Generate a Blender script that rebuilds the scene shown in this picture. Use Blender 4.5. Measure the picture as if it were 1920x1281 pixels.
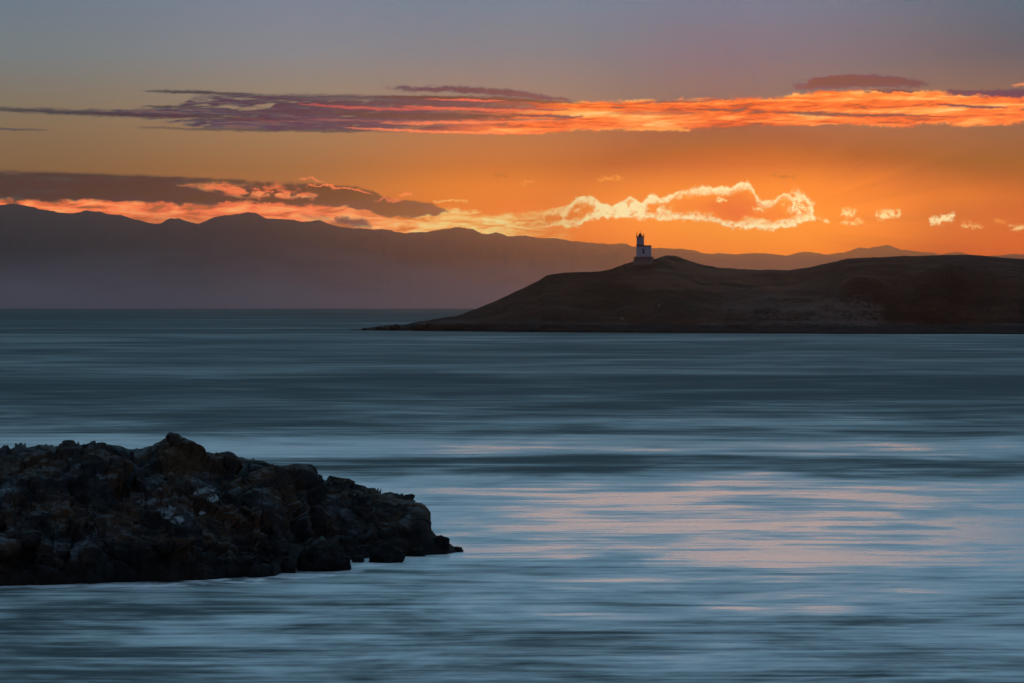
import bpy, math, random
import numpy as np
from mathutils import Vector, Matrix

# ------------------------------------------------------------------ scene, camera
for o in list(bpy.data.objects): bpy.data.objects.remove(o)
S = bpy.context.scene
COL = S.collection
RAD = math.radians
F = 7500.0            # focal length in photo pixels
EYE = 11.0            # camera height over the water
VE = 565.0            # photo row at eye level
RE = 6371000.0        # earth radius: the sea falls away

cam_d = bpy.data.cameras.new('camera'); cam = bpy.data.objects.new('camera', cam_d); COL.objects.link(cam)
cam_d.sensor_width = 36; cam_d.lens = 36*F/1920
cam_d.clip_start = 1; cam_d.clip_end = 200000
cam.location = (0, 0, EYE)
cam.rotation_euler = (RAD(90) - math.atan(75.5/F), 0, 0)
S.camera = cam
S.view_settings.view_transform = 'Standard'; S.view_settings.look = 'None'
S.view_settings.exposure = 0; S.view_settings.gamma = 1
S.render.engine = 'CYCLES'
S.cycles.use_denoising = True
S.cycles.max_bounces = 4; S.cycles.volume_bounces = 0
S.cycles.sample_clamp_indirect = 4

def lin(c):
    if isinstance(c, str): c = tuple(int(c[i:i+2], 16) for i in (0, 2, 4))
    r = [((x/255)/12.92 if x/255 <= .04045 else ((x/255+.055)/1.055)**2.4) for x in c]
    return (r[0], r[1], r[2], 1.0)

# ------------------------------------------------------------------ node helper
class G:
    """writes node trees as arithmetic"""
    def __init__(s, tree): s.t = tree; s.n = tree.nodes; s.l = tree.links
    def put(s, sock, v):
        if isinstance(v, E): s.l.new(v.s, sock)
        elif isinstance(v, bpy.types.NodeSocket): s.l.new(v, sock)
        elif v is not None: sock.default_value = v
    def math(s, op, a, b=None, c=None, clamp=False):
        n = s.n.new('ShaderNodeMath'); n.operation = op; n.use_clamp = clamp
        for i, x in enumerate((a, b, c)):
            if x is not None: s.put(n.inputs[i], x)
        return E(s, n.outputs[0])
    def xyz(s, x, y, z=0.0):
        n = s.n.new('ShaderNodeCombineXYZ')
        for i, v in enumerate((x, y, z)): s.put(n.inputs[i], v)
        return E(s, n.outputs[0])
    def sep(s, v):
        n = s.n.new('ShaderNodeSeparateXYZ'); s.put(n.inputs[0], v)
        return [E(s, n.outputs[i]) for i in range(3)]
    def step(s, v, a, b, lo=0.0, hi=1.0, smooth=True):
        n = s.n.new('ShaderNodeMapRange'); n.interpolation_type = 'SMOOTHSTEP' if smooth else 'LINEAR'; n.clamp = True
        for i, x in enumerate((v, a, b, lo, hi)): s.put(n.inputs[i], x)
        return E(s, n.outputs[0])
    def noise(s, vec, scale=1.0, detail=3.0, rough=.5, dist=0.0, dims='3D', color=False):
        n = s.n.new('ShaderNodeTexNoise'); n.noise_dimensions = dims
        s.put(n.inputs['Vector'], vec); s.put(n.inputs['Scale'], scale); s.put(n.inputs['Detail'], detail)
        s.put(n.inputs['Roughness'], rough); s.put(n.inputs['Distortion'], dist)
        return E(s, n.outputs['Color' if color else 'Fac'])
    def voro(s, vec, scale=1.0, feature='F1', out='Distance'):
        n = s.n.new('ShaderNodeTexVoronoi'); n.feature = feature
        s.put(n.inputs['Vector'], vec); s.put(n.inputs['Scale'], scale)
        return E(s, n.outputs[out])
    def curve(s, v, pts, x0, x1, y0, y1):
        """value curve through (x, y) points"""
        f = s.math('DIVIDE', s.math('SUBTRACT', v, x0), x1-x0)
        n = s.n.new('ShaderNodeFloatCurve'); n.inputs['Factor'].default_value = 1
        c = n.mapping.curves[0]
        P = [((x-x0)/(x1-x0), (y-y0)/(y1-y0)) for x, y in pts]
        c.points[0].location = P[0]; c.points[1].location = P[-1]
        for p in P[1:-1]: c.points.new(*p)
        for p in c.points: p.handle_type = 'AUTO_CLAMPED'
        n.mapping.extend = 'HORIZONTAL'; n.mapping.update()
        s.put(n.inputs['Value'], f)
        return E(s, n.outputs[0])*(y1-y0) + y0
    def ramp(s, v, stops, interp='LINEAR'):
        n = s.n.new('ShaderNodeValToRGB'); r = n.color_ramp; r.interpolation = interp
        while len(r.elements) > 1: r.elements.remove(r.elements[-1])
        for i, (p, c) in enumerate(stops):
            e = r.elements[0] if i == 0 else r.elements.new(p)
            e.position = p; e.color = lin(c) if not (isinstance(c, tuple) and len(c) == 4) else c
        s.put(n.inputs[0], v)
        return E(s, n.outputs[0])
    def mix(s, f, a, b, blend='MIX'):
        n = s.n.new('ShaderNodeMix'); n.data_type = 'RGBA'; n.blend_type = blend; n.clamp_factor = True
        s.put(n.inputs[0], f); s.put(n.inputs[6], a); s.put(n.inputs[7], b)
        return E(s, n.outputs[2])
    def mixf(s, f, a, b):
        n = s.n.new('ShaderNodeMix'); n.data_type = 'FLOAT'; n.clamp_factor = True
        s.put(n.inputs[0], f); s.put(n.inputs[2], a); s.put(n.inputs[3], b)
        return E(s, n.outputs[0])
class E:
    def __init__(s, g, sock): s.g = g; s.s = sock
    def __add__(s, o): return s.g.math('ADD', s, o)
    __radd__ = __add__
    def __sub__(s, o): return s.g.math('SUBTRACT', s, o)
    def __rsub__(s, o): return s.g.math('SUBTRACT', o, s)
    def __mul__(s, o): return s.g.math('MULTIPLY', s, o)
    __rmul__ = __mul__
    def __truediv__(s, o): return s.g.math('DIVIDE', s, o)
    def __rtruediv__(s, o): return s.g.math('DIVIDE', o, s)
    def abs(s): return s.g.math('ABSOLUTE', s)
    def min(s, o): return s.g.math('MINIMUM', s, o)
    def max(s, o): return s.g.math('MAXIMUM', s, o)
    def pow(s, o): return s.g.math('POWER', s, o)

# ------------------------------------------------------------------ sky (world), a direction-based dusk sky with clouds
W = bpy.data.worlds.new('sky'); S.world = W; W.use_nodes = True
W.node_tree.nodes.clear(); w = G(W.node_tree)
tc = w.n.new('ShaderNodeTexCoord')
dx, dy, dz = w.sep(tc.outputs['Generated'])
AZ = w.math('ARCTAN2', dx, dy)                       # bearing, 0 = north (+Y)
EL = w.math('ARCSINE', dz)
U = AZ*F + 960.0                                     # bearing and height in 1/7500 rad steps
V = VE - EL*F
# clear sky: gradients by height at five bearings, mixed by bearing
T = V/600.0
def cs(*l): return [(v/600.0, c) for v, c in l]
r0 = w.ramp(T, cs((0, '63778a'), (100, '6c7b82'), (180, '7a7468'), (240, '7f6c54'), (320, '80603f'), (400, 'b06038'), (470, '8a4a38')))
r1 = w.ramp(T, cs((0, '6f8096'), (100, '7c848e'), (160, '8a8278'), (240, '9c7c5c'), (320, 'a06a3c'), (400, 'c87038'), (470, 'a05028')))
r2 = w.ramp(T, cs((0, '587c96'), (100, '6c7a88'), (180, '8c7a70'), (250, 'b07048'), (310, 'c86c2c'), (350, 'f07e16'), (420, 'ff7c0c'), (480, 'f07210')))
r3 = w.ramp(T, cs((0, '467492'), (100, '606e80'), (180, '8a7068'), (250, 'b46840'), (310, 'cc6410'), (350, 'f28618'), (400, 'ffa032'), (440, 'ff9a30'), (480, 'ff8c20')))
r4 = w.ramp(T, cs((0, '30647e'), (100, '42586c'), (180, '746058'), (250, '855a44'), (310, '93561e'), (350, 'bc5a04'), (400, 'de6200'), (480, 'ea6000')))
c = w.mix(w.step(U, 0, 600), r0, r1)
c = w.mix(w.step(U, 500, 960), c, r2)
c = w.mix(w.step(U, 960, 1380), c, r3)
sky = w.mix(w.step(U, 1400, 1900), c, r4)
# orange tongue over the sun, right of it a darker shaft
sky = w.mix(w.step((U-1640).abs() + (V-372).abs()*4.0, 60, 420, .6, 0), sky, lin('ff8206'))

# --- higher up and behind the camera: blue dusk, thin veils; below the horizon dark sea blue
veil = w.noise(w.xyz(dx*3.0, dy*3.0, dz*9.0), 1, 4, .55)
up = w.ramp(EL/1.5708, [(.045, '7a8a9e'), (.09, '7a9bb0'), (.2, '74a2ba'), (.40, '74a2ba'), (1.0, '7098a4')])
up = w.mix(w.step(veil, .5, .75, 0, .35), up, lin('8a8c94'))
sky = w.mix(w.step(EL, RAD(4.1), RAD(9.5)), sky, up)
back = w.ramp(w.math('MAXIMUM', EL, 0.0)/1.5708, [(0, '746a78'), (.08, '6e6678'), (.3, '566a84'), (1.0, '7a9ab8')])
sky = w.mix(w.step(AZ.abs(), RAD(20), RAD(95)), sky, back)
glow = w.step((U-1400.0).pow(2.0)*.35 + (V-430.0).pow(2.0)*1.6, 52000.0, 0.0)
ang = w.math('ARCTAN2', U-1400.0, 420.0-V)
rays = w.noise(w.xyz(ang*3.2, 2.0, 0.0), 1, 3, .6)
rr = w.math('SQRT', (U-1400.0).pow(2.0) + (V-420.0).pow(2.0))
rk = w.step(rr, 60, 220)*w.step(rr, 700, 320)*w.step(rays, .40, .70)*w.step(V, 245, 300)*w.step(U, 1430, 1640)
sky = w.mix(rk*.8, sky, w.mix(1.0, sky, (.62, .50, .42, 1), 'MULTIPLY'))
base_sky = sky

# --- cloud helpers
def P2(su, sv, off=0.0): return w.xyz(U/su + off, V/sv, off*1.7)
nW = w.noise(P2(110, 20), 1, 5, .6) - .5             # long fibres
nF = w.noise(P2(30, 9, 5.0), 1, 4, .6) - .5
nP = w.noise(P2(26, 18, 9.0), 1, 5, .62) - .5        # billows
nQ = w.noise(P2(8, 6, 2.0), 1, 4, .6) - .5

def make_streak_group():
    t = bpy.data.node_groups.new('streak', 'ShaderNodeTree')
    for nm in ('U', 'V', 'U0', 'U1', 'VA', 'VB', 'Bow', 'Half', 'Soft'):
        t.interface.new_socket(nm, in_out='INPUT', socket_type='NodeSocketFloat')
    t.interface.new_socket('Mask', in_out='OUTPUT', socket_type='NodeSocketFloat')
    g = G(t); i = g.n.new('NodeGroupInput'); o = g.n.new('NodeGroupOutput')
    I = {s.name: E(g, s) for s in i.outputs if s.name}
    tt = g.math('DIVIDE', I['U']-I['U0'], I['U1']-I['U0'], clamp=True)
    vc = I['VA'] + (I['VB']-I['VA'])*tt + I['Bow']*4.0*tt*(1.0-tt)
    prof = (4.0*tt*(1.0-tt)).pow(.55)
    d = (I['V']-vc).abs()
    h = I['Half']*prof
    m = g.step(d - h, I['Soft']*(-1.0), I['Soft']*.6, 1.0, 0.0)*g.step(prof, 0.0, .45)
    g.l.new(m.s, o.inputs[0]); return t
SG = make_streak_group()
def streak(u0, u1, va, vb, bow, half, soft=4.0, wu=None, wv=None):
    n = w.n.new('ShaderNodeGroup'); n.node_tree = SG
    for k, v in zip(range(9), (wu or UF, wv or VF, u0, u1, va, vb, bow, half, soft)): w.put(n.inputs[k], v)
    return E(w, n.outputs[0])
UF = U + nW*90.0; VF = V + nW*9.0 + nF*9.0 + nQ*4.0           # warped by fibres
UP = U + nP*16.0 + nQ*8.0; VP = V + (w.noise(P2(22, 20, 31.0), 1, 5, .6)-.5)*26.0 + nQ*7.0   # warped by billows

UL = UF + nP*40.0; VL = VF + nP*16.0 + nQ*6.0
# --- upper band of cloud
top = w.curve(U, [(0, 207), (100, 206), (230, 207), (330, 200), (370, 182), (430, 178), (560, 184), (700, 188), (800, 184), (900, 182), (1050, 190),
                  (1200, 190), (1330, 187), (1450, 184), (1500, 176), (1600, 172), (1700, 172), (1800, 178), (1920, 178), (2600, 186)], 0, 2600, 100, 300)
bot = w.curve(U, [(0, 208), (100, 211), (230, 220), (330, 238), (450, 245), (600, 248), (800, 252), (980, 254), (1060, 248), (1200, 245), (1400, 242), (1500, 238),
                  (1600, 236), (1700, 240), (1760, 237), (1850, 241), (1920, 236), (2600, 226)], 0, 2600, 100, 300)
VB_ = VF + nP*w.step(U, 900, 1300)*20.0 + nQ*5.0
band = w.step(VB_, top - 4.0, top + 5.0)*w.step(VB_, bot - 6.0, bot + 2.0, 1, 0)
tx = w.noise(w.xyz(U/190.0, (V - U*.012 + nP*5.0)/13.0, 1.0), 1, 6, .58, .5)
tx2 = w.noise(w.xyz(U/44.0 + V/22.0, V/10.0, 3.0), 1, 5, .6, .8)
fold = w.noise(w.xyz(U/260.0, V/24.0, 8.0), 1, 2, .5, .6)
t1 = tx*.46 + tx2*.24 + fold*.30
lit = w.ramp(t1, [(.36, '583e40'), (.42, 'b85036'), (.47, 'f06c38'), (.52, 'ff8442'), (.57, 'ffa458'), (.62, 'ffc07c'), (.7, 'ff9a50')])
drk = w.ramp(tx, [(.32, '1c3048'), (.42, '263a50'), (.48, '50545a'), (.52, '28384e'), (.57, '48505c'), (.62, '7c5c58'), (.66, '38444e'), (.72, '70665e')])
lw = w.step(U + nW*160.0 + (V-200.0)*3.0, 820, 1120)
bc = w.mix(lw, drk, lit)
alpha = band*w.mixf(lw, w.step(tx*.6 + tx2*.4 + w.step(U, 300, 620, -.06, .02), .38, .48), w.step(t1, .36, .45))
sky = w.mix(alpha*w.step(U, -60, 200, .5, 1), sky, bc)
def over(mask, colr, a=1.0):
    global sky
    sky = w.mix(mask*a, sky, lin(colr))
for a in [  # u0, u1, va, vb, bow, half, soft, colour, strength
    (265, 470, 173, 178, -1, 3.5, 3, '303e48', .9),
    (270, 420, 202, 200, 1, 3, 3, '303e48', .85),
    (360, 1000, 183, 190, -3, 5, 6, '203650', .8),
    (400, 900, 210, 216, 0, 4, 6, '34404a', .7),
    (-60, 90, 243, 245, 1, 2.2, 2, '4c4a52', .8),
    (-80, 560, 204, 224, 3, 5, 5, '2a3844', .9),
    (250, 720, 240, 246, 2, 3.5, 4, '404448', .7),
    (560, 900, 196, 203, 5, 3.2, 3, 'c85c56', .85),
    (540, 900, 224, 232, 0, 2.6, 4, 'b86458', .6),
    (420, 640, 221, 232, 1, 2.4, 3, '985654', .55),
    (620, 980, 214, 216, 4, 6, 5, '2e3440', .85),
    (700, 1110, 184, 197, -5, 4, 4, '3a3440', .85),
    (800, 960, 188, 190, -1, 2.2, 2.5, 'f07058', .9),
    (740, 1060, 199, 206, 3, 2.8, 3, 'e46a50', .9),
    (700, 1100, 232, 226, 1, 2.6, 3, 'f88052', .9),
    (640, 960, 240, 253, 1, 2.6, 3, 'fa8254', .9),
    (820, 1020, 248, 250, 0, 2, 2.5, 'ff9056', .7),
    (725, 1080, 167, 193, -9, 6.5, 6, '262c52', .95),
    (960, 1100, 217, 219, 1, 3.4, 3, '383452', .85),
    (950, 1080, 203, 206, 1, 2, 2, '6a4458', .7),
    (1170, 1370, 194, 186, 1, 2.2, 2.5, '7a4a50', .7),
    (1130, 1330, 212, 213, 0, 3.6, 4, '96705c', .5),
    (1440, 1760, 212, 220, 1, 3.6, 3, '6e3c48', .9),
    (1180, 1290, 243, 244, -2, 4, 3, 'ffa050', .95),
    (1478, 1735, 166, 161, -9, 11, 7, '2a2a50', 1.0),
    (1500, 1640, 158, 157, -3, 8, 5, '2a2a50', 1.0),
    (1620, 1720, 173, 174, -1, 3.6, 3.5, '3e2e4e', .9),
    (1765, 2050, 178, 183, -2, 8, 6, '2a2856', 1.0),
    (1775, 1835, 176, 180, -2, 6, 5, '2a2856', .9),
    (1750, 1890, 198, 204, 2, 3.4, 3, '362e50', .9),
    (1905, 1990, 208, 210, 0, 4, 3, '362e50', .9),
    (1895, 1960, 166, 162, -1, 3, 3, 'e88a5a', .8)]:
    over(streak(*a[:7], *((UL, VL) if a[0] in (1478, 1500, 1765, 1775, 725, 1620) else (None, None))), a[7], a[8])

band_sky = sky; sky = base_sky
# --- low bank on the left: glow under it, then the mauve bank, then lit tufts
gt = w.curve(U, [(0, 350), (300, 350), (420, 345), (560, 350), (700, 372), (840, 392), (960, 400), (1060, 398), (1150, 385)], 0, 1150, 300, 460)
gn = w.noise(w.xyz(U/70.0, (V - U*.02)/13.0, 7.0), 1, 6, .62, .5)
gl = w.ramp(gn, [(.33, 'a85c40'), (.42, 'd8683c'), (.50, 'ff7c48'), (.6, 'ff9656'), (.7, 'ffac68')])
gr = w.ramp(gn, [(.33, 'd06a28'), (.42, 'f88a30'), (.50, 'ffaa52'), (.6, 'ffc878'), (.7, 'ffd084')])
glc = w.mix(w.step(U, 560, 900), gl, gr)
gm = w.step(VP, gt - 4.0, gt + 8.0)*w.step(U + nP*60.0, 1090, 980)
gm = gm*w.step(gn + w.step(V, 395, 440, 0, 0)*.1, .34, .44)*w.step(w.step(V, 388, 425)*w.step(U, 700, 300), 1.0, 0.0, .35, 1)
sky = w.mix(gm, sky, glc)
bt = w.curve(U, [(-700, 316), (0, 320), (200, 327), (400, 334), (520, 342), (600, 346), (680, 352), (720, 368), (760, 376), (800, 380), (835, 392), (860, 410)], -700, 860, 300, 440)
bb = w.curve(U, [(-700, 384), (0, 379), (90, 382), (160, 378), (260, 382), (390, 386), (430, 380), (500, 384), (600, 386), (680, 396), (740, 408), (800, 408), (840, 398), (860, 396)], -700, 860, 300, 440)
bm = w.step(V + nF*7.0 + nP*20.0*w.step(U, 300, 600), bt - 3.0, bt + 6.0)*w.step(V + nP*22.0 + nQ*6.0, bb - 7.0, bb + 3.0, 1, 0)*w.step(UP, 865, 835)
hole = streak(365, 600, 350, 368, 0, 14, 12, UP + nP*30.0, VP)*w.step(w.noise(P2(34, 14, 52.0), 1, 5, .65), .36, .52)
hole2 = streak(330, 470, 349, 347, 0, 3, 4, UP, VF)
bn = w.noise(P2(130, 20, 12.0), 1, 6, .6)
bankc = w.mix(w.step(U, 100, 800), w.ramp(bn, [(.34, '40342c'), (.5, '503e34'), (.66, '6a5040')]), w.ramp(bn, [(.34, '4c3024'), (.5, '623e2c'), (.66, '8a5638')]))
sky = w.mix(bm*w.math('SUBTRACT', 1.0, hole.max(hole2)*.92, clamp=True), sky, bankc)
for a in [
    (570, 705, 352, 366, -8, 2.6, 2.5, 'ff8048', .95),
    (700, 760, 374, 378, -1, 3, 3, 'f47a44', .8),
    (745, 772, 366, 366, 0, 3.2, 3, 'ff8844', .9),
    (560, 610, 337, 341, -2, 2.6, 2.5, 'f08050', .8),
    (620, 700, 400, 398, -3, 3, 4, 'ff8a50', .6),
    (625, 700, 410, 424, 0, 8, 7, '6a4840', .8),
    (560, 640, 402, 420, 0, 6, 6, 'b07048', .5),
    (810, 880, 380, 378, -2, 2.2, 2.5, 'ffb060', .85)]:
    over(streak(*a[:7], UP, VP), a[7], a[8])

# --- the cloud in front of the sun: dark body, bright rim
ct = w.curve(U, [(960, 404), (1000, 398), (1040, 394), (1075, 378), (1084, 369), (1110, 372), (1140, 384), (1170, 377), (1185, 370), (1200, 380), (1222, 366), (1240, 373),
                 (1270, 360), (1300, 355), (1330, 352), (1365, 352), (1392, 343), (1410, 352), (1420, 372), (1440, 378), (1460, 369), (1475, 365), (1486, 371), (1500, 366), (1514, 378), (1524, 394), (1528, 408)], 960, 1530, 330, 450)
cb = w.curve(U, [(960, 432), (1000, 428), (1040, 424), (1075, 424), (1110, 410), (1130, 407), (1200, 409), (1280, 412), (1340, 415), (1360, 424), (1400, 428), (1440, 429), (1480, 424), (1510, 416), (1528, 411)], 960, 1530, 330, 450)
UC = U + (w.noise(P2(17, 15, 41.0), 1, 7, .72)-.5)*44.0
VC = V + (w.noise(P2(16, 11, 47.0), 1, 7, .72)-.5)*32.0
rimw = w.noise(P2(60, 40, 21.0), 1, 3, .5)
span = w.step(UC, 1528, 1524)*w.step(U + nP*40.0, 960, 1040)
sin_ = (VC - ct).min(cb - VC).min((1527.0 - UC)*.8)
rim = w.step(sin_, -4.0, 3.5)*w.step(sin_, rimw*14.0 - 5.0, 2.0 + rimw*30.0, 1, 0)*w.step(w.noise(P2(13, 9, 77.0), 1, 5, .7), .30, .55, .35, 1)
body = w.step(sin_, -3.0, 4.0)
bodyc = w.mix(w.step(U, 960, 1250), lin('f07808'), lin('fa8e14'))
bodyc = w.mix(w.step((U-1380).abs() + (V-385).abs()*2.0, 30, 90, .7, 0), bodyc, lin('ee7a04'))
sky = w.mix(body*span, sky, bodyc)
rimc = w.ramp(w.step(U, 960, 1180, 0, 1), [(0, 'ffb65c'), (1, 'ffe4a4')])
puff = w.step(w.noise(P2(9, 8, 91.0), 1, 4, .65), .34, .56)
fill = w.step((UP-1175).abs(), 95, 50)*w.step(w.noise(P2(20, 24, 61.0), 1, 4, .6), .40, .56)*body*.9    # bright crumpled middle
fill2 = w.step((UP-1020).abs(), 90, 40)*w.step(w.noise(P2(26, 14, 67.0), 1, 5, .6), .50, .62)*body*.85
fill3 = w.step((UC-1495).abs() + (VC-385).abs(), 42, 16)*w.step(w.noise(P2(10, 9, 55.0), 1, 5, .7), .42, .58)*.9
sky = w.mix(rim.max(fill).max(fill2).max(fill3)*span, sky, rimc)
for a in [
    (1340, 1365, 376, 377, 0, 3.5, 3, 'ffd084', .95),
    (1408, 1428, 394, 390, 0, 3.5, 3, 'ffd890', .9),
    (1240, 1262, 398, 398, 0, 8, 5, 'ffd48c', .9),
    (1390, 1440, 410, 416, 0, 5, 6, 'ffd084', .7),
    (1118, 1170, 336, 335, -1, 5, 5, 'ff9a3c', .8),
    (975, 1002, 341, 341, 0, 4, 4, 'ff9a3c', .7),
    (925, 955, 327, 328, 0, 5, 6, 'c06428', .6),
    (1440, 1495, 329, 334, -1, 5, 6, 'c06818', .8),
    (1530, 1556, 412, 418, -2, 4.5, 4, 'ffd084', .95),
    (1575, 1604, 402, 400, 0, 8, 7, 'ffd48c', .95),
    (1566, 1610, 418, 420, 0, 4, 4, 'ffd084', .9),
    (1600, 1620, 415, 416, 0, 4, 4, 'ffbe70', .7),
    (1632, 1688, 404, 400, 1, 10, 9, 'ffd48c', .97),
    (1740, 1790, 416, 405, 1, 10, 6, 'ffd696', .97),
    (1795, 1838, 424, 427, -2, 5, 5, 'ffb468', .85),
    (1850, 1885, 415, 418, 0, 3, 4, 'ff9c40', .7),
    (1885, 1918, 424, 425, 5, 6, 4, 'ffbe78', .9),
    (1030, 1075, 443, 441, -2, 4, 5, 'ff9a40', .8)]:
    over(streak(*a[:7], UC, VC)*puff, a[7], a[8])

# real air-scatter sky on top of it, low sun, very weak
# (kept very weak)
nish = w.n.new('ShaderNodeTexSky'); nish.sky_type = 'NISHITA'; nish.sun_disc = False
nish.sun_elevation = RAD(1.3); nish.sun_rotation = RAD(3.4)
low_sky = sky
# the haze box dims and warms what lies behind it: the sky beyond is that much clearer and less warm
HG = .958
_th2 = (AZ-RAD(2.9)).pow(2.0) + (EL-RAD(1.3)).pow(2.0) + RAD(1.6)**2
_ph = (1-HG*HG)/((_th2*HG + (1-HG)**2).pow(1.5))
_tau = w.math('DIVIDE', 749.0, w.math('SINE', EL.max(.001))).min(35500.0)*1.7e-5
_tr = w.math('EXPONENT', _tau*(-1.0))
_in = _ph*.0027*(1.0-_tr)
_off = w.mix(1.0, w.xyz(_in, _in*.35, _in*.05), (1, 1, 1, 1), 'MULTIPLY')
_clear = w.mix(glow, w.mix(1.0, base_sky, _off, 'SUBTRACT'), (.52, .15, .0, 1), 'ADD')
_clear = w.mix(1.0, _clear, w.mix(1.0, base_sky, (.12, .12, .12, 1), 'MULTIPLY'), 'LIGHTEN')
_inv = 1.0/_tr.max(.3)
def emit(col):                                       # the haze halves the contrast of the clouds beyond it
    n = w.n.new('ShaderNodeBackground'); n.inputs[1].default_value = 1.03
    if col is base_sky: w.put(n.inputs[0], _clear); return n.outputs[0]
    d = w.n.new('ShaderNodeVectorMath'); d.operation = 'SUBTRACT'; w.put(d.inputs[0], col); w.put(d.inputs[1], base_sky)
    m = w.n.new('ShaderNodeVectorMath'); m.operation = 'SCALE'; w.l.new(d.outputs[0], m.inputs[0]); w.put(m.inputs[3], _inv)
    a = w.n.new('ShaderNodeVectorMath'); a.operation = 'ADD'; w.l.new(m.outputs[0], a.inputs[0]); w.put(a.inputs[1], _clear)
    x = w.n.new('ShaderNodeVectorMath'); x.operation = 'MAXIMUM'; w.l.new(a.outputs[0], x.inputs[0]); x.inputs[1].default_value = (.004, .004, .008)
    w.l.new(x.outputs[0], n.inputs[0]); return n.outputs[0]
def pick(f, a, b):                                   # hard switch, so the cloud nodes run only where there are clouds
    n = w.n.new('ShaderNodeMixShader'); w.put(n.inputs[0], f); w.l.new(a, n.inputs[1]); w.l.new(b, n.inputs[2]); return n.outputs[0]
near = w.math('LESS_THAN', (U-960.0).abs(), 1800.0)
f_band = near*w.math('LESS_THAN', (V-205.0).abs(), 80.0)
f_low = near*w.math('LESS_THAN', (V-450.0).abs(), 150.0)
class _O: pass
bg = _O(); bg.outputs = [pick(f_low, pick(f_band, emit(base_sky), emit(band_sky)), emit(low_sky))]
bg2 = w.n.new('ShaderNodeBackground'); w.put(bg2.inputs[0], E(w, nish.outputs[0])); bg2.inputs[1].default_value = 0.002
ad = w.n.new('ShaderNodeAddShader'); w.l.new(bg.outputs[0], ad.inputs[0]); w.l.new(bg2.outputs[0], ad.inputs[1])
wo = w.n.new('ShaderNodeOutputWorld'); w.l.new(ad.outputs[0], wo.inputs[0])

# sun, behind the bright cloud
sd = bpy.data.lights.new('sun', 'SUN'); sun = bpy.data.objects.new('sun', sd); COL.objects.link(sun)
sd.energy = 0.050; sd.angle = RAD(9.0); sd.color = (1, .41, .08)
az, el = RAD(2.9), RAD(1.3)
sun.rotation_euler = Vector((math.sin(az)*math.cos(el), math.cos(az)*math.cos(el), math.sin(el))).to_track_quat('Z', 'Y').to_euler()

# ------------------------------------------------------------------ numpy noise
def _h(ix, iy, iz, k=0):
    h = (ix.astype(np.int64)*374761393 + iy.astype(np.int64)*668265263 + iz.astype(np.int64)*2147483647 + k*974634777) & 0xffffffff
    h = ((h ^ (h >> 13))*1274126177) & 0xffffffff
    h = ((h ^ (h >> 15))*2246822519) & 0xffffffff
    return ((h ^ (h >> 16)) & 0xffffff)/float(0xffffff)
def vnoise(x, y, z):
    ix, iy, iz = np.floor(x), np.floor(y), np.floor(z)
    fx, fy, fz = x-ix, y-iy, z-iz
    fx, fy, fz = [f*f*f*(f*(f*6-15)+10) for f in (fx, fy, fz)]
    r = 0
    for a in (0, 1):
        for b in (0, 1):
            for c_ in (0, 1):
                r = r + _h(ix+a, iy+b, iz+c_)*np.where(a, fx, 1-fx)*np.where(b, fy, 1-fy)*np.where(c_, fz, 1-fz)
    return r*2-1
def fbm(x, y, z, o=4, g=.5):
    r = 0; a = 1; s = 0
    for i in range(o):
        r = r + a*vnoise(x+i*17.3, y-i*9.1, z+i*5.7); s += a; a *= g; x, y, z = x*2.03, y*2.03, z*2.03
    return r/s
def facets(x, y, z, k=0):
    """a random tilted plane per cell: broken rock faces"""
    ix, iy, iz = np.floor(x), np.floor(y), np.floor(z)
    f1 = np.full(x.shape, 9.0); out = np.zeros(x.shape)
    for a in (-1, 0, 1):
        for b in (-1, 0, 1):
            for c_ in (-1, 0, 1):
                jx, jy, jz = ix+a, iy+b, iz+c_
                ex, ey, ez = x-jx-_h(jx, jy, jz, 1+k), y-jy-_h(jx, jy, jz, 2+k), z-jz-_h(jx, jy, jz, 3+k)
                d = ex*ex+ey*ey+ez*ez; m = d < f1
                v = (_h(jx, jy, jz, 5+k)-.5)*1.6*ex + (_h(jx, jy, jz, 6+k)-.5)*1.6*ey + (_h(jx, jy, jz, 7+k)-.5)*1.6*ez + (_h(jx, jy, jz, 8+k)-.5)*.7
                out = np.where(m, v, out); f1 = np.where(m, d, f1)
    return out
def worley(x, y, z, k=0):
    ix, iy, iz = np.floor(x), np.floor(y), np.floor(z)
    f1 = np.full(x.shape, 9.0); f2 = np.full(x.shape, 9.0); cid = np.zeros(x.shape)
    for a in (-1, 0, 1):
        for b in (-1, 0, 1):
            for c_ in (-1, 0, 1):
                jx, jy, jz = ix+a, iy+b, iz+c_
                d = (jx+_h(jx, jy, jz, 1+k)-x)**2 + (jy+_h(jx, jy, jz, 2+k)-y)**2 + (jz+_h(jx, jy, jz, 3+k)-z)**2
                m = d < f1
                f2 = np.where(m, f1, np.minimum(f2, d)); cid = np.where(m, _h(jx, jy, jz, 4+k), cid); f1 = np.where(m, d, f1)
    return np.sqrt(f1), np.sqrt(f2), cid

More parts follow.
